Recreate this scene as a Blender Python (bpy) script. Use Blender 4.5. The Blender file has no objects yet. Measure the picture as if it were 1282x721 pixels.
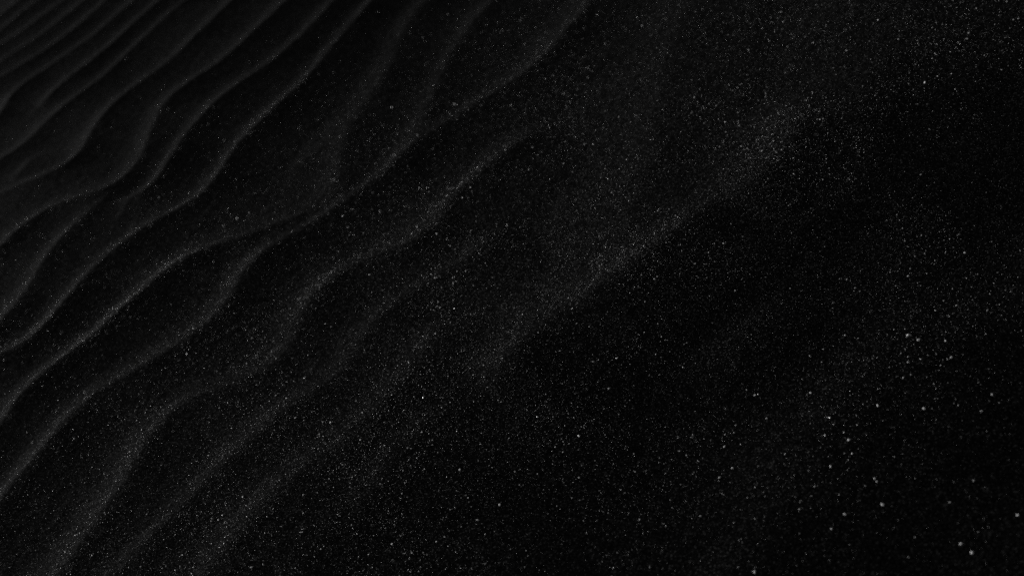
import bpy, math
import numpy as np
from mathutils import Matrix, Vector

scene = bpy.context.scene
col = scene.collection

# ------------------------------------------------------------------ camera
IW, IH = 1282.0, 721.0
FPX = 1900.0                       # focal length in photo pixels
CAM_H = 0.70
PITCH = math.radians(32.0)         # looking down at the dune face
RS, RC = 0.45, math.sqrt(1 - 0.45 ** 2)   # the camera is rolled against the slope
Fv = np.array([0, math.cos(PITCH), -math.sin(PITCH)])
R0 = np.array([1.0, 0, 0]); U0 = np.array([0, math.sin(PITCH), math.cos(PITCH)])
Rv = RC * R0 - RS * U0
Uv = RS * R0 + RC * U0
Cv = np.array([0.0, 0.0, CAM_H])

cam_d = bpy.data.cameras.new('camera'); cam = bpy.data.objects.new('camera', cam_d); col.objects.link(cam)
cam.matrix_world = Matrix(((Rv[0], Uv[0], -Fv[0], 0), (Rv[1], Uv[1], -Fv[1], 0),
                           (Rv[2], Uv[2], -Fv[2], CAM_H), (0, 0, 0, 1)))
cam_d.sensor_width = 36.0
cam_d.lens = 36.0 * FPX / IW
cam_d.clip_start = 0.02; cam_d.clip_end = 1000
cam_d.dof.use_dof = True
cam_d.dof.focus_distance = 1.21
cam_d.dof.aperture_fstop = 6.0
cam_d.dof.aperture_blades = 0
scene.camera = cam

# ------------------------------------------------------------------ light
SUN_EL = math.radians(8.5)
SUN_AZ = math.radians(46.0)        # compass angle: degrees to the left of the view heading (+Y)
to_sun = np.array([-math.sin(SUN_AZ) * math.cos(SUN_EL), math.cos(SUN_AZ) * math.cos(SUN_EL), math.sin(SUN_EL)])
world = bpy.data.worlds.new('World'); scene.world = world; world.use_nodes = True
wt = world.node_tree; wt.nodes.clear()
sky = wt.nodes.new('ShaderNodeTexSky'); sky.sky_type = 'NISHITA'; sky.sun_disc = False
sky.sun_elevation = SUN_EL; sky.sun_rotation = -SUN_AZ
sky.dust_density = 4.0
bw = wt.nodes.new('ShaderNodeRGBToBW')          # an overcast, colourless sky
bg = wt.nodes.new('ShaderNodeBackground'); bg.inputs['Strength'].default_value = 0.075
wo = wt.nodes.new('ShaderNodeOutputWorld')
wt.links.new(sky.outputs[0], bw.inputs[0]); wt.links.new(bw.outputs[0], bg.inputs[0]); wt.links.new(bg.outputs[0], wo.inputs[0])
sd = bpy.data.lights.new('sun', 'SUN'); so = bpy.data.objects.new('sun', sd); col.objects.link(so)
sd.energy = 3.0; sd.angle = math.radians(5); sd.color = (1.0, 0.995, 0.985)
so.rotation_euler = Vector(to_sun).to_track_quat('Z', 'Y').to_euler()

scene.view_settings.view_transform = 'Standard'; scene.view_settings.look = 'None'
scene.view_settings.gamma = 1.0; scene.view_settings.use_curve_mapping = False
scene.view_settings.exposure = -0.1
scene.cycles.use_denoising = False
scene.cycles.max_bounces = 3; scene.cycles.diffuse_bounces = 2
scene.cycles.use_adaptive_sampling = False
scene.cycles.sample_clamp_direct = 8

# ------------------------------------------------------------------ helpers
def sstep(a, b, x):
    t = np.clip((x - a) / (b - a), 0, 1)
    return t * t * (3 - 2 * t)

def vnoise(x, y, seed):
    """smooth value noise, about -1..1"""
    xi = np.floor(x).astype(np.int64); yi = np.floor(y).astype(np.int64)
    fx = x - xi; fy = y - yi
    fx = fx * fx * (3 - 2 * fx); fy = fy * fy * (3 - 2 * fy)
    def h(i, j):
        n = (i * 374761393 + j * 668265263 + seed * 1442695041) & 0xffffffff
        n = ((n ^ (n >> 13)) * 1274126177) & 0xffffffff
        n = (n ^ (n >> 16)) & 0xffffff
        return n / float(0xffffff) * 2 - 1
    a = h(xi, yi) * (1 - fx) + h(xi + 1, yi) * fx
    b = h(xi, yi + 1) * (1 - fx) + h(xi + 1, yi + 1) * fx
    return a * (1 - fy) + b * fy

def fbm(x, y, seed, octv=3):
    s = 0; a = 1; t = 0
    for k in range(octv):
        s = s + a * vnoise(x * 2 ** k + 17.3 * k, y * 2 ** k - 9.1 * k, seed + k); t += a; a *= .5
    return s / t

def pix_dir(px, py):
    px = np.asarray(px, float); py = np.asarray(py, float)
    d = (Fv[None] * FPX + Rv[None] * (px - IW / 2)[:, None] - Uv[None] * (py - IH / 2)[:, None])
    return d / np.linalg.norm(d, axis=1)[:, None]

def unproject(px, py, hfun, it=12):
    """where the view ray through a traced photo point meets the sand"""
    d = pix_dir(px, py)
    z = np.zeros(len(d))
    for _ in range(it):
        t = (z - CAM_H) / d[:, 2]
        P = Cv[None] + d * t[:, None]
        z = hfun(P[:, 0], P[:, 1])
    return P

def flat(pts):
    p = np.array(pts, float)
    d = pix_dir(p[:, 0], p[:, 1]); t = -CAM_H / d[:, 2]
    return (Cv[None] + d * t[:, None])[:, :2]

def smooth_line(P, step=0.012, rounds=1):
    """Catmull-Rom through the points, resampled evenly, then relaxed a little"""
    P = np.asarray(P)
    Q = np.vstack([2 * P[0] - P[1], P, 2 * P[-1] - P[-2]])
    out = []
    for i in range(1, len(Q) - 2):
        n = max(2, int(np.linalg.norm(Q[i + 1] - Q[i]) / step))
        for t in np.arange(n) / n:
            out.append(.5 * ((2 * Q[i]) + (-Q[i - 1] + Q[i + 1]) * t + (2 * Q[i - 1] - 5 * Q[i] + 4 * Q[i + 1] - Q[i + 2]) * t * t
                             + (-Q[i - 1] + 3 * Q[i] - 3 * Q[i + 1] + Q[i + 2]) * t ** 3))
    out.append(P[-1])
    out = np.array(out)
    for _ in range(rounds * 3):
        out[1:-1] = .25 * out[:-2] + .5 * out[1:-1] + .25 * out[2:]
    return out

def line_dist(X, Y, L, reach):
    """signed distance to a polyline (positive on the right of its travel) and position 0..length along it"""
    best = np.full(X.shape, 1e9); sd_ = np.zeros(X.shape); along = np.zeros(X.shape)
    cum = 0.0
    for i in range(len(L) - 1):
        a = L[i]; b = L[i + 1]; e = b - a; l = math.hypot(*e)
        if l < 1e-9: continue
        e = e / l
        vx = X - a[0]; vy = Y - a[1]
        t = np.clip(vx * e[0] + vy * e[1], 0, l)
        dx = vx - t * e[0]; dy = vy - t * e[1]
        d2 = dx * dx + dy * dy
        side = vx * e[1] - vy * e[0]
        m = d2 < best
        best[m] = d2[m]; along[m] = (t + cum)[m]; sd_[m] = np.sign(side)[m]
        cum += l
    return np.sqrt(best) * sd_, along, cum

# ------------------------------------------------------------------ the dune's broad shape
# the swell whose brow runs up the middle of the photo; beyond it the sand falls away to the lower right
BROW = smooth_line(flat([(330, 900), (430, 760), (500, 640), (600, 520), (668, 440), (760, 378), (850, 315), (985, 215), (1080, 120), (1180, 20), (1280, -80)]), .03)
def broad(X, Y):
    sh = np.shape(X); x = np.ravel(X).astype(float); y = np.ravel(Y).astype(float)
    # analytic stand-in for distance to the brow: piecewise from the polyline
    s, al, tot = line_dist(x, y, BROW, 9)
    w = 0.055
    h = -np.logaddexp(0, np.clip(s, -3, 3) / w) * w * math.tan(math.radians(DROP))
    h = h * 1.0
    h = np.maximum(h, -0.22 + 0.04 * np.tanh((h + .22) / .04)) if False else h
    h += 0.003 * fbm(x / .55 + 3, y / .55, 11, 2)
    # gentle swells on the far side of the brow
    h += 0.004 * fbm(x / .17 + 1, y / .17 + 5, 23, 2) * sstep(-.02, .2, s)
    # on the left the face leans a little out of the low light
    q = -.72 * x + .69 * y
    h += .050 * .30 * (np.tanh((q - 1.22) / .30) + 1) * sstep(.35, -.15, x)
    return h.reshape(sh)
DROP = 8.3

# ------------------------------------------------------------------ ripple crests traced from the photo: (points, height, softness mm, [taper at start, taper at end])
CR = [
 ([(0,25),(18,11),(34,-2)], 1.0, 1.4, 0, 0),
 ([(0,45),(20,28),(45,8),(58,-2)], 1.0, 1.4, 0, 0),
 ([(0,62),(32,42),(60,20),(90,-2)], 1.0, 1.4, 0, 0),
 ([(0,84),(32,62),(55,47),(85,23),(117,-2)], 1.0, 1.4, 0, 0),
 ([(0,104),(45,77),(75,57),(105,33),(142,-2)], 1.0, 1.4, 0, 0),
 ([(0,152),(20,121),(50,97),(88,71),(120,49),(150,23),(177,-2)], 1.1, 1.5, 0, 0),
 ([(26,156),(55,133),(80,109),(110,88),(147,57),(177,29),(210,-2)], 1.05, 1.5, 1, 0),
 ([(0,206),(26,191),(50,167),(72,145),(100,125),(130,104),(155,80),(187,47),(216,20),(247,-2)], 1.1, 1.6, 0, 0),
 ([(6,240),(32,213),(60,184)], .6, 3, 1, 1),
 ([(0,249),(37,233),(72,220),(100,202),(115,175),(130,152),(150,130),(175,110),(208,87),(232,65),(253,47),(275,22),(300,-2)], 1.1, 1.8, 0, 0),
 ([(0,317),(25,292),(50,275),(82,257),(132,245),(160,227),(180,202),(190,175),(200,147),(215,127),(235,112),(265,92),(295,70),(320,45),(345,20),(369,-2)], 1, 2, 0, 0),
 ([(0,412),(22,387),(45,356),(65,320),(95,287),(115,268),(133,252),(152,238),(168,222)], .9, 2.5, 0, 1),
 ([(128,256),(150,258),(180,250),(205,226),(222,197),(235,174),(252,155),(275,131),(300,110),(325,95),(350,77),(375,55),(397,31),(429,-2)], 1, 2, 1, 0),
 ([(0,453),(22,442),(47,427),(72,402),(92,375),(108,353),(130,330),(160,307),(195,283),(225,267),(258,248),(275,227),(290,202),(307,180),(342,146),(375,115),(397,92),(420,62),(440,38),(477,-2)], 1.05, 2, 0, 0),
 ([(0,545),(22,507),(62,472),(82,455),(115,432),(147,400),(185,370),(198,354),(225,335),(260,318),(320,297),(350,287),(385,272),(412,262),(440,247)], 1.0, 2.5, 0, 1),
 ([(405,285),(424,255),(430,205),(440,165),(462,130),(484,102),(497,72),(510,42),(527,15),(545,-2)], .8, 5, 1, 0),
 ([(342,215),(360,212),(382,205),(405,187),(425,165)], .35, 2, 1, 1),
 ([(0,641),(37,593),(67,560),(90,526),(127,494),(150,482),(195,457),(230,435),(262,412),(290,385),(300,362),(310,342),(335,320),(357,307),(390,290),(420,268),(452,245),(480,226),(496,212),(523,184),(553,164),(594,138),(634,114),(668,90),(694,67),(718,37),(750,-2)], .92, 3.5, 0, 0),
 ([(498,215),(508,200),(520,180),(534,150),(555,100),(570,67),(592,40),(607,17),(625,-2)], .75, 3.5, 1, 0),
 ([(80,724),(127,657),(161,613),(188,556),(235,508),(290,488),(335,470),(362,447),(376,412),(400,372),(420,352),(452,335),(495,320),(520,307),(547,292),(562,264),(582,238),(612,215),(655,182),(700,145)], .8, 4.5, 0, 1),
 ([(556,250),(566,215),(585,182),(612,162)], .3, 4, 1, 1),
 ([(150,724),(215,655),(262,610),(302,568),(343,532),(382,502),(430,475),(456,431),(473,408),(500,381),(527,364),(553,351),(584,337),(606,312),(630,290),(670,268)], .75, 5, 0, 1),
 ([(645,180),(624,215),(608,250),(600,290),(586,335)], .38, 5, 1, 1),
 ([(524,366),(502,396),(491,430),(478,470),(468,512)], .42, 5, 1, 1),
 ([(268,724),(295,687),(322,649),(363,613),(396,583),(426,563),(455,540),(485,507),(512,478),(545,440),(560,400),(590,370)], .85, 7, 0, 1),
 ([(440,700),(446,667),(460,630),(493,580),(520,546),(570,520),(612,490),(641,465)], .55, 7, 1, 1),
 ([(600,530),(641,467),(661,437),(681,421),(715,398),(748,375),(792,351),(826,322),(865,288),(905,262),(950,233)], 1.25, 9, 1, 1),
 ([(790,350),(796,290),(806,235),(822,183),(832,128),(841,67),(862,22),(874,-2)], .65, 9, 1, 0),
 ([(840,305),(870,282),(905,262),(945,235),(985,205),(1002,150),(1000,90)], 1.3, 10, 1, 1),
 ([(900,560),(915,485),(942,425),(985,392),(1040,385),(1085,374),(1125,352)], .45, 10, 1, 1),
 ([(930,724),(963,667),(986,620),(1030,540),(1080,492),(1130,460),(1200,432),(1260,402),(1290,395)], .6, 12, 0, 0),
 ([(1050,300),(1085,245),(1092,195),(1080,150),(1100,90),(1150,40)], .55, 11, 1, 1),
]
AMP = 0.0070; WL = 0.0175; WR = 0.044

def fold(a, n=0): return a
def crest_lines():
    out = []
    for pts, amp, soft, t0, t1 in CR:
        P = unproject([p[0] for p in pts], [p[1] for p in pts], broad)[:, :2]
        # carry the ridge on beyond the frame where it leaves it
        if not t0:
            d = P[0] - P[min(2, len(P) - 1)]; d /= np.linalg.norm(d)
            P = np.vstack([P[0] + d * .45 + np.array([.01, -.02]), P[0] + d * .22, P])
        if not t1:
            d = P[-1] - P[-min(3, len(P))]; d /= np.linalg.norm(d)
            P = np.vstack([P, P[-1] + d * .22, P[-1] + d * .45])
        out.append((smooth_line(P), amp, soft / 1000, t0, t1))
    return out

def ripples(X, Y, lines):
    acc = np.zeros(X.shape)
    wob = fbm(X / .03, Y / .03, 71, 2)
    for L, amp, soft, t0, t1 in lines:
        lo = L.min(0) - .13; hi = L.max(0) + .13
        m = (X > lo[0]) & (X < hi[0]) & (Y > lo[1]) & (Y < hi[1])
        if not m.any(): continue
        s, al, tot = line_dist(X[m], Y[m], L, .13)
        s = s + .0016 * wob[m]
        w = np.where(s > 0, WR, WL) * (1 + (soft * 110) ** 1.5)
        e = soft * 1.5
        r = np.sqrt(s * s + e * e) - e
        c = amp * np.exp(-r / w)
        c *= 1 - sstep(.075, .13, np.abs(s))
        end = .07 if tot > .3 else tot * .4
        c *= sstep(0, end if t0 else .15, al) * sstep(0, end if t1 else .15, tot - al)
        c *= 1 + .22 * vnoise(al / .06, al * 0 + amp * 40 + L[0, 0] * 50, 88)      # a crest is never the same height for long
        acc[m] += c ** 3
    return AMP * np.cbrt(acc)

# unframed sand carries the same kind of ripples
def generic(X, Y, nrm, lam=.075):
    ph = (X * nrm[0] + Y * nrm[1]) / lam + .55 * fbm(X / .35, Y / .35, 5, 3)
    f = ph - np.floor(ph)
    r = np.minimum(f * lam, (1 - f) * lam)
    w = np.where(f < .5, WR, WL)
    return AMP * .85 * np.exp(-(np.sqrt(r * r + 4e-6) - .002) / w)

lines = crest_lines()
mid = lines[10][0]; dv = mid[-1] - mid[0]; dv /= np.linalg.norm(dv)
NRM = np.array([dv[1], -dv[0]])     # across the ripples, pointing towards the lower right
print('crest dir', dv, 'across', NRM)

# ------------------------------------------------------------------ grid: fine where the photo looks, coarser out to the horizon
frame = flat([(x, y) for x, y in ((0, 0), (1282, 0), (1282, 721), (0, 721))])
print('frame', frame)
def axis(lo, hi, step, far):
    c = list(np.arange(lo, hi + step, step))
    a = [lo]; s = step
    while a[-1] > -far: s *= 1.11; a.append(a[-1] - s)
    b = [c[-1]]; s = step
    while b[-1] < far: s *= 1.11; b.append(b[-1] + s)
    return np.array(a[:0:-1] + c + b[1:])
STEP = .0025
gx = axis(frame[:, 0].min() - .15, frame[:, 0].max() + .15, STEP, 400)
gy = axis(frame[:, 1].min() - .15, frame[:, 1].max() + .2, STEP, 400)

def poly_mask(X, Y):
    """how far outside the framed patch (0 inside, metres outside)"""
    o = np.full(X.shape, -1e9)
    F = frame
    ar = sum(F[i][0] * F[(i + 1) % 4][1] - F[(i + 1) % 4][0] * F[i][1] for i in range(4))
    for i in range(4):
        a = F[i]; b = F[(i + 1) % 4]; e = (b - a) / np.linalg.norm(b - a)
        d = ((X - a[0]) * e[1] - (Y - a[1]) * e[0]) * (1 if ar > 0 else -1)
        o = np.maximum(o, d)
    return o

def full_height(X, Y):
    near = (np.abs(X) < 4) & (np.abs(Y) < 6)
    h = np.zeros(X.shape)
    out = poly_mask(X, Y)
    g = sstep(.10, .30, out)
    rip = np.zeros(X.shape)
    m = g < 1
    rip[m] += (1 - g[m]) * ripples(X[m], Y[m], lines)
    far = np.hypot(X, Y - 1.2)
    m2 = (g > 0) & (far < 6)
    rip[m2] += g[m2] * generic(X[m2], Y[m2], NRM) * (1 - sstep(4, 6, far[m2]))
    b = broad(X, Y)
    h = b + rip
    dn = (far < 5)
    h[dn] += .00025 * fbm(X[dn] / .012, Y[dn] / .012, 31, 3) + .00016 * fbm(X[dn] / .004, Y[dn] / .004, 37, 1)
    h += sstep(6, 60, far) * 1.2 * fbm(X / 30, Y / 30, 3, 3)
    return h

X, Y = np.meshgrid(gx, gy)
Z = full_height(X, Y)
ny, nx = X.shape
print('grid', nx, ny)

def grid_mesh(name):
    me = bpy.data.meshes.new(name)
    co = np.stack([X, Y, Z], -1).reshape(-1, 3).astype(np.float32)
    i = (np.arange(ny - 1)[:, None] * nx + np.arange(nx - 1)[None]).ravel()
    q = np.stack([i, i + 1, i + nx + 1, i + nx], 1).astype(np.int32)
    me.vertices.add(len(co)); me.vertices.foreach_set('co', co.ravel())
    me.loops.add(q.size); me.loops.foreach_set('vertex_index', q.ravel())
    me.polygons.add(len(q)); me.polygons.foreach_set('loop_start', np.arange(0, q.size, 4, dtype=np.int32))
    me.polygons.foreach_set('loop_total', np.full(len(q), 4, np.int32))
    me.polygons.foreach_set('use_smooth', np.ones(len(q), bool))
    me.update(calc_edges=True)
    return me

def interp_h(x, y):
    ix = np.clip(np.searchsorted(gx, x) - 1, 0, nx - 2); iy = np.clip(np.searchsorted(gy, y) - 1, 0, ny - 2)
    fx = (x - gx[ix]) / (gx[ix + 1] - gx[ix]); fy = (y - gy[iy]) / (gy[iy + 1] - gy[iy])
    return (Z[iy, ix] * (1 - fx) + Z[iy, ix + 1] * fx) * (1 - fy) + (Z[iy + 1, ix] * (1 - fx) + Z[iy + 1, ix + 1] * fx) * fy

# ------------------------------------------------------------------ materials
def new_mat(name):
    m = bpy.data.materials.new(name); m.use_nodes = True
    nt = m.node_tree; nt.nodes.clear()
    o = nt.nodes.new('ShaderNodeOutputMaterial'); p = nt.nodes.new('ShaderNodeBsdfPrincipled')
    nt.links.new(p.outputs[0], o.inputs[0])
    return m, nt, p

sand, nt, p = new_mat('black_sand')
tc = nt.nodes.new('ShaderNodeTexCoord')
def voro(scale, feat='F1'):
    v = nt.nodes.new('ShaderNodeTexVoronoi'); v.feature = feat; v.inputs['Scale'].default_value = scale
    nt.links.new(tc.outputs['Object'], v.inputs['Vector']); return v
def noise(scale, detail=2):
    v = nt.nodes.new('ShaderNodeTexNoise'); v.inputs['Scale'].default_value = scale; v.inputs['Detail'].default_value = detail
    nt.links.new(tc.outputs['Object'], v.inputs['Vector']); return v
def math_(op, a, b=None, c=None):
    n = nt.nodes.new('ShaderNodeMath'); n.operation = op
    for i, v in enumerate((a, b, c)):
        if v is None: continue
        if isinstance(v, (int, float)): n.inputs[i].default_value = v
        else: nt.links.new(v, n.inputs[i])
    return n.outputs[0]
v1 = voro(1100.0)
sep = nt.nodes.new('ShaderNodeSeparateColor'); nt.links.new(v1.outputs['Color'], sep.inputs[0])
ramp = nt.nodes.new('ShaderNodeValToRGB'); cr = ramp.color_ramp       # each grain has its own mineral colour
cr.elements[0].position = 0.0; cr.elements[0].color = (.003,) * 3 + (1,)
cr.elements[1].position = 1.0; cr.elements[1].color = (.10,) * 3 + (1,)
for pos, c in ((.45, .007), (.80, .016), (.93, .035)):
    e = cr.elements.new(pos); e.color = (c, c, c, 1)
nt.links.new(sep.outputs[0], ramp.inputs[0])
n1 = noise(14, 3); n2 = noise(90, 3)
patch = math_('ADD', math_('MULTIPLY', n1.outputs[0], .6), math_('MULTIPLY', n2.outputs[0], .6))   # loose mix of darker and paler sand
mul = nt.nodes.new('ShaderNodeMix'); mul.data_type = 'RGBA'; mul.blend_type = 'MULTIPLY'; mul.inputs[0].default_value = 1
comb = nt.nodes.new('ShaderNodeCombineColor')
pm = math_('ADD', patch, .4)
for k in range(3): nt.links.new(pm, comb.inputs[k])
nt.links.new(ramp.outputs[0], mul.inputs[6]); nt.links.new(comb.outputs[0], mul.inputs[7])
nt.links.new(mul.outputs[2], p.inputs['Base Color'])
p.inputs['Roughness'].default_value = .75
p.inputs['Specular IOR Level'].default_value = .007
hgt = math_('SUBTRACT', 1.0, v1.outputs['Distance'])
nb = noise(500, 2)
hg2 = math_('ADD', math_('MULTIPLY', hgt, .5), nb.outputs[0])
bump = nt.nodes.new('ShaderNodeBump'); bump.inputs['Distance'].default_value = .0006; bump.inputs['Strength'].default_value = .45
nt.links.new(hg2, bump.inputs['Height']); nt.links.new(bump.outputs[0], p.inputs['Normal'])

ground = bpy.data.objects.new('sand', grid_mesh('sand')); col.objects.link(ground)
ground.data.materials.append(sand); ground['kind'] = 'structure'

def grain_mat(name, lo, hi, rough, spec=.5, sss=0):
    m, nt_, p_ = new_mat(name)
    g = nt_.nodes.new('ShaderNodeNewGeometry')
    r = nt_.nodes.new('ShaderNodeValToRGB'); r.color_ramp.elements[0].color = (lo, lo, lo, 1); r.color_ramp.elements[1].color = (hi, hi, hi, 1)
    nt_.links.new(g.outputs['Random Per Island'], r.inputs[0]); nt_.links.new(r.outputs[0], p_.inputs['Base Color'])
    p_.inputs['Roughness'].default_value = rough; p_.inputs['Specular IOR Level'].default_value = spec
    if sss:      # quartz lets the low sun glow through it
        p_.inputs['Subsurface Weight'].default_value = sss; p_.inputs['Subsurface Radius'].default_value = (1, 1, 1); p_.inputs['Subsurface Scale'].default_value = .0005
    return m
pale = grain_mat('pale_mineral', .3, .9, .25, .7, .7)
grey = grain_mat('grey_mineral', .003, .035, .8, .0)
quartz = grain_mat('quartz', .9, .9, .25, .7, .8)

# ------------------------------------------------------------------ loose grains
import random
rng = np.random.default_rng(7)
t = (1 + 5 ** .5) / 2
ICO = np.array([(-1, t, 0), (1, t, 0), (-1, -t, 0), (1, -t, 0), (0, -1, t), (0, 1, t), (0, -1, -t), (0, 1, -t), (t, 0, -1), (t, 0, 1), (-t, 0, -1), (-t, 0, 1)]) / math.sqrt(1 + t * t)
ICF = np.array([(0, 11, 5), (0, 5, 1), (0, 1, 7), (0, 7, 10), (0, 10, 11), (1, 5, 9), (5, 11, 4), (11, 10, 2), (10, 7, 6), (7, 1, 8), (3, 9, 4), (3, 4, 2), (3, 2, 6), (3, 6, 8), (3, 8, 9), (4, 9, 5), (2, 4, 11), (6, 2, 10), (8, 6, 7), (9, 8, 1)])
OCT = np.array([(1, 0, 0), (-1, 0, 0), (0, 1, 0), (0, -1, 0), (0, 0, 1), (0, 0, -1.)])
OCF = np.array([(0, 2, 4), (2, 1, 4), (1, 3, 4), (3, 0, 4), (2, 0, 5), (1, 2, 5), (3, 1, 5), (0, 3, 5)])

def rand_rot(n):
    q = rng.normal(size=(n, 4)); q /= np.linalg.norm(q, axis=1)[:, None]
    w, x, y, z = q.T
    return np.stack([1 - 2 * (y * y + z * z), 2 * (x * y - z * w), 2 * (x * z + y * w), 2 * (x * y + z * w), 1 - 2 * (x * x + z * z), 2 * (y * z - x * w),
                     2 * (x * z - y * w), 2 * (y * z + x * w), 1 - 2 * (x * x + y * y)], 1).reshape(n, 3, 3)

def grains_mesh(name, P, R, V, F, jit=.25):
    n = len(P)
    v = V[None] * (1 + rng.uniform(-jit, jit, (n, len(V), 1)))
    v = v * rng.uniform(.7, 1.2, (n, 1, 3))
    v = np.einsum('nij,nkj->nki', rand_rot(n), v) * R[:, None, None] + P[:, None]
    f = (F[None] + (np.arange(n) * len(V))[:, None, None]).reshape(-1, 3).astype(np.int32)
    me = bpy.data.meshes.new(name)
    me.vertices.add(n * len(V)); me.vertices.foreach_set('co', v.reshape(-1).astype(np.float32))
    me.loops.add(f.size); me.loops.foreach_set('vertex_index', f.ravel())
    me.polygons.add(len(f)); me.polygons.foreach_set('loop_start', np.arange(0, f.size, 3, dtype=np.int32))
    me.polygons.foreach_set('loop_total', np.full(len(f), 3, np.int32))
    me.update(calc_edges=True)
    return me

def scatter(n, seed, clump, lit=0.0, brow=0.0, far=1.0, near=1.0):
    """points on the sand: in drifts, denser on slopes facing the sun to brighten them (lit) and where grains roll to rest under a brow"""
    lo = frame.min(0) - .12; hi = frame.max(0) + .15
    m = n * 14
    x = rng.uniform(lo[0], hi[0], m); y = rng.uniform(lo[1], hi[1], m)
    k = poly_mask(x, y) < .12
    x, y = x[k], y[k]
    d = .5 + .5 * fbm(x / .06, y / .06, seed, 3)
    d = np.clip(d * 2 - .45, .06, 1) ** 1.4
    d = clump * d + (1 - clump) * .5
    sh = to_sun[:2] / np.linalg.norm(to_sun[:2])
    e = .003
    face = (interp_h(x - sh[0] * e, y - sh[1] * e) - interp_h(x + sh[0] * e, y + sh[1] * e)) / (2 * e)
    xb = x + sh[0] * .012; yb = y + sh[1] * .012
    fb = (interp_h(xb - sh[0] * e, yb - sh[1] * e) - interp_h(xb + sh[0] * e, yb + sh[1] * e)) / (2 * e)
    d = d * (1 + lit * sstep(.03, .20, face) + brow * sstep(.06, .20, fb) * sstep(.06, -.02, face))  # lit: extra grains on sun-facing slopes put more sparkle into the bright bands
    r = np.hypot(x, y)
    d = d * np.clip(1.15 / r, .2, 1.4) ** (2 * far) * (1 - far * .9 * sstep(1.3, 2.0, r))
    # the steep shaded slope in the foreground holds few of them
    d = d * (1 - near * (1 - sstep(.72, 1.0, y)))
    k = rng.uniform(0, 1, len(x)) < d / np.percentile(d, 99.5)
    return x[k][:n], y[k][:n]

def lay(x, y, r, sink=.25):
    return np.stack([x, y, interp_h(x, y) + r * (1 - sink)], 1)

def link(name, me, mat, label=None, cat=None, kind=None, group=None, parent=None):
    o = bpy.data.objects.new(name, me); col.objects.link(o); me.materials.append(mat)
    if label: o['label'] = label
    if cat: o['category'] = cat
    if kind: o['kind'] = kind
    if group: o['group'] = group
    return o

N_PALE = 30000; N_FINE = 55000
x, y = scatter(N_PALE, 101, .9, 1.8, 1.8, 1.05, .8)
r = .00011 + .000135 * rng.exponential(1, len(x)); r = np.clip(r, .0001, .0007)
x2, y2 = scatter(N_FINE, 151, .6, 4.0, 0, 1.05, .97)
x = np.r_[x, x2]; y = np.r_[y, y2]; r = np.r_[r, rng.uniform(.00009, .00022, len(x2))]
print('pale', len(x))
link('pale_sand_grains', grains_mesh('pale_sand_grains', lay(x, y, r), r, OCT, OCF), pale,
     'fine pale glinting grains strewn over the black sand', 'sand grains', 'stuff')
N_GREY = 90000
x, y = scatter(N_GREY, 202, .3, 0, 0, 0, 0)
r = rng.uniform(.00022, .0005, len(x))
link('grey_sand_grains', grains_mesh('grey_sand_grains', lay(x, y, r, .45), r, OCT, OCF), grey,
     'loose dull grey grains covering the black sand', 'sand grains', 'stuff')
print('grains', len(x))

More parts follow.
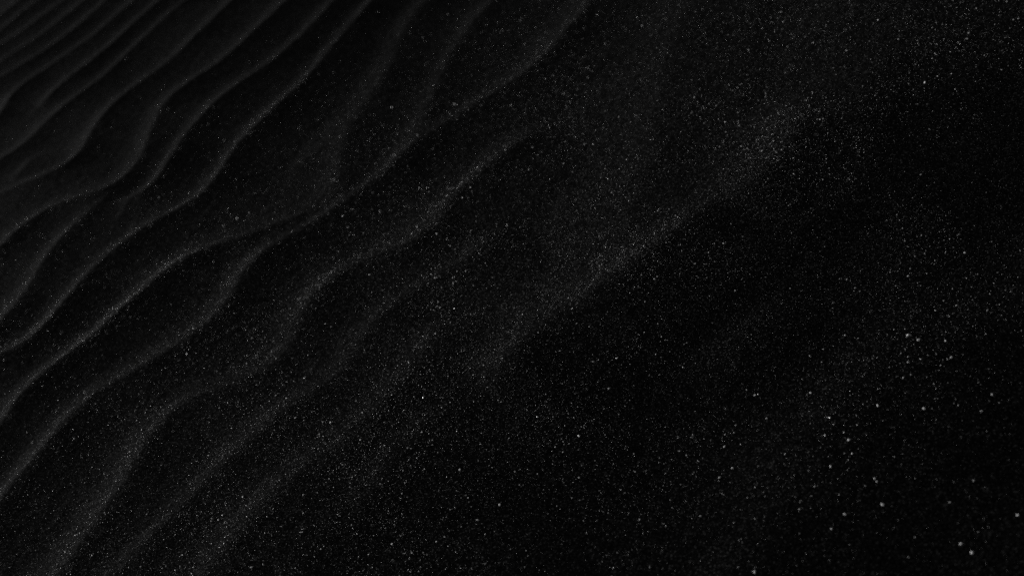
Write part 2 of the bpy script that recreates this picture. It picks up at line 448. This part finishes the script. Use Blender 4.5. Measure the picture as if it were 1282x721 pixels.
# ------------------------------------------------------------------ the larger pale grains, one by one: photo place, half size in photo pixels, label
SHARED_FOCUS = 'single small pale grain lying loose among finer sparkles on the black sand'
BIG = [
 (1105, 632, 2.0, 'brightest blurred pale grain in the dark lower right, right of a similar fainter one'),
 (1058, 644, 1.8, 'blurred pale grain just left of and below the brightest lower right grain'),
 (1063, 551, 1.8, 'blurred pale grain with a dim speck on its left, above the brightest lower right grain'),
 (1137, 420, 2.0, 'large white grain, left one of the close pair right of centre'),
 (1150, 426, 1.8, 'large white grain, right one of the close pair right of centre'),
 (1157, 512, 1.8, 'round pale grain alone below the close pair of white grains'),
 (1099, 508, 1.6, 'elongated pale grain trailing specks to its upper right, left of the round pale grain'),
 (1219, 602, 1.7, 'solitary blurred pale grain far right, level with the dark lower slope'),
 (1203, 681, 1.9, 'blurred grey grain near the lower right corner, upper one of two'),
 (1217, 692, 2.0, 'dull elongated blurred grain near the lower right corner, lower one of two'),
 (1274, 645, 1.8, 'dull blurred grain cut close by the right edge near the bottom'),
 (1095, 599, 1.5, 'pale grain with faint specks beside it, above the brightest lower right grain'),
 (1040, 584, 1.5, 'oval pale grain on dark sand, lowest of the loose line left of the blurred grains'),
 (1039, 523, 1.3, 'small pale grain at the top of a short upright line of specks'),
 (1033, 545, 1.3, 'small pale grain at the foot of a short upright line of specks'),
 (960, 524, 1.3, 'dull tilted elongated grain on the dark slope right of centre bottom'),
 (1015, 492, 1.3, 'small bright grain at the upper edge of the dark lower right slope'),
 (945, 495, 1.2, 'small bright grain left of the tilted elongated one, slightly higher'),
 (1242, 494, 1.5, 'pale grain near the right edge, upper one of two set diagonally'),
 (1229, 515, 1.5, 'pale grain near the right edge, lower one of two set diagonally'),
 (877, 646, 1.4, 'pale grain on the empty dark sand at bottom centre right'),
 (901, 598, 1.3, 'pale grain with a dim neighbour on its right in the dark lower middle'),
 (945, 716, 1.6, 'blurred pale grain touching the bottom edge right of centre'),
 (1041, 662, 1.4, 'dim blurred grain below left of the paired lower right grains'),
 (1189, 629, 1.4, 'dim blurred grain between the solitary far right grain and the brightest one'),
 (1058, 420, 1.2, 'flat white grain at the left of the close pair of large grains'),
 (1184, 427, 1.3, 'pale grain to the right of the close pair of large grains'),
 (1191, 448, 1.4, 'pale grain with dim neighbours, lower right of the close pair'),
 (1131, 473, 1.2, 'pale grain doubled by a tiny one, straight below the close pair'),
 (1137, 346, 1.3, 'white grain with a tail, high above the close pair of large grains'),
 (1208, 317, 1.4, 'flat pale grain alone on the right, above the close pair'),
 (1158, 104, 1.5, 'flat bright grain, largest in the upper right'),
 (1125, 50, 1.4, 'slanting bright grain near the top right, left of the flat streaky one'),
 (1213, 42, 1.2, 'flat streaky pale grain near the top right edge'),
 (1254, 88, 1.2, 'flat pale grain by the right edge in the upper right'),
 (1174, 96, 1.1, 'smaller grain just right of the largest upper right grain'),
 (1153, 219, 1.1, 'small white grain below the largest upper right grain'),
 (986, 59, 1.1, 'single white grain on dark sand at top right of centre'),
 (626, 632, 1.7, 'largest bright round grain at the bottom centre'),
 (598, 651, 1.3, 'smaller bright grain below left of the largest bottom centre grain'),
 (491, 681, 1.4, 'oval bright grain near the bottom edge left of centre'),
 (557, 672, 1.0, None), (516, 692, 1.0, None), (725, 546, 1.6, 'upright oval grain right of centre bottom, large and pale'),
 (673, 522, 1.1, None), (576, 588, 1.1, None), (762, 487, 1.3, 'flat pale grain on the brow just right of the lower middle'), (725, 598, 1.1, None),
 (569, 131, 1.3, 'bright grain just above the sharp crest at top centre'),
 (804, 33, 1.2, 'lone bright grain near the top edge right of centre'),
 (775, 147, 1.1, None), (667, 185, 1.2, 'lone bright grain below the sharp crest at top centre'), (706, 205, 1.0, None), (654, 213, 1.0, None),
 (491, 135, 1.3, 'soft blurred grain in the trough left of the sharp top centre crest'),
 (297, 274, 1.5, 'brightest soft grain on the left, above the long pointed crest'),
 (280, 283, 1.2, 'soft grain just below left of the brightest left side grain'),
 (234, 443, 1.3, 'bright grain under the brow of the big left side cell'),
 (415, 409, 1.1, None), (547, 293, 1.5, 'bright grain right on the tip of the central crest'),
 (743, 453, 1.1, None), (772, 449, 1.2, 'white grain just below the brow of the wide central swell'), (855, 460, 1.1, None), (824, 264, 1.1, None),
 (530, 498, 1.2, None), (414, 529, 1.3, 'upright streaky grain in the trough at lower left of centre'), (304, 622, 1.2, None), (315, 710, 1.2, 'bright grain touching the bottom edge at lower left'),
 (370, 523, 1.1, None), (93, 549, 1.1, None), (917, 586, 1.3, None), (907, 559, 1.1, None),
]
quartz_rng = random.Random(5)
P0 = unproject([b[0] for b in BIG], [b[1] for b in BIG], interp_h, 25)
def pebble_mesh(name, r, seed):
    g = np.random.default_rng(seed)
    V = []; idx = {}
    verts = [v for v in ICO]; faces = []
    def midp(a, b):
        k = (min(a, b), max(a, b))
        if k not in idx:
            m = verts[a] + verts[b]; verts.append(m / np.linalg.norm(m)); idx[k] = len(verts) - 1
        return idx[k]
    for a, b, c in ICF:
        ab, bc, ca = midp(a, b), midp(b, c), midp(c, a)
        faces += [(a, ab, ca), (ab, b, bc), (ca, bc, c), (ab, bc, ca)]
    v = np.array(verts)
    # worn angular grain: a round body cut by a few flat chips
    for _ in range(7):
        n = g.normal(size=3); n /= np.linalg.norm(n); d = g.uniform(.62, .85)
        k = v @ n; v = v - np.maximum(k - d, 0)[:, None] * n
    v = v * np.array([g.uniform(1.1, 1.55), g.uniform(.75, 1.0), g.uniform(.65, .9)]) * r
    me = bpy.data.meshes.new(name); me.from_pydata([tuple(q) for q in v], [], faces); me.update()
    return me
for k, (px, py, hs, lab) in enumerate(BIG):
    dist = np.linalg.norm(P0[k] - Cv)
    r = hs * dist / FPX * (1.0 if dist < 1.3 else .75)
    o = link('quartz_grain', pebble_mesh('quartz_grain', r, 900 + k), quartz, lab or SHARED_FOCUS, 'grain', group='larger pale grains lying loose on the black sand')
    o.location = (P0[k][0], P0[k][1], P0[k][2] + r * .45)
    o.rotation_euler = (quartz_rng.uniform(-.4, .4), quartz_rng.uniform(-.4, .4), quartz_rng.uniform(0, 6.28))
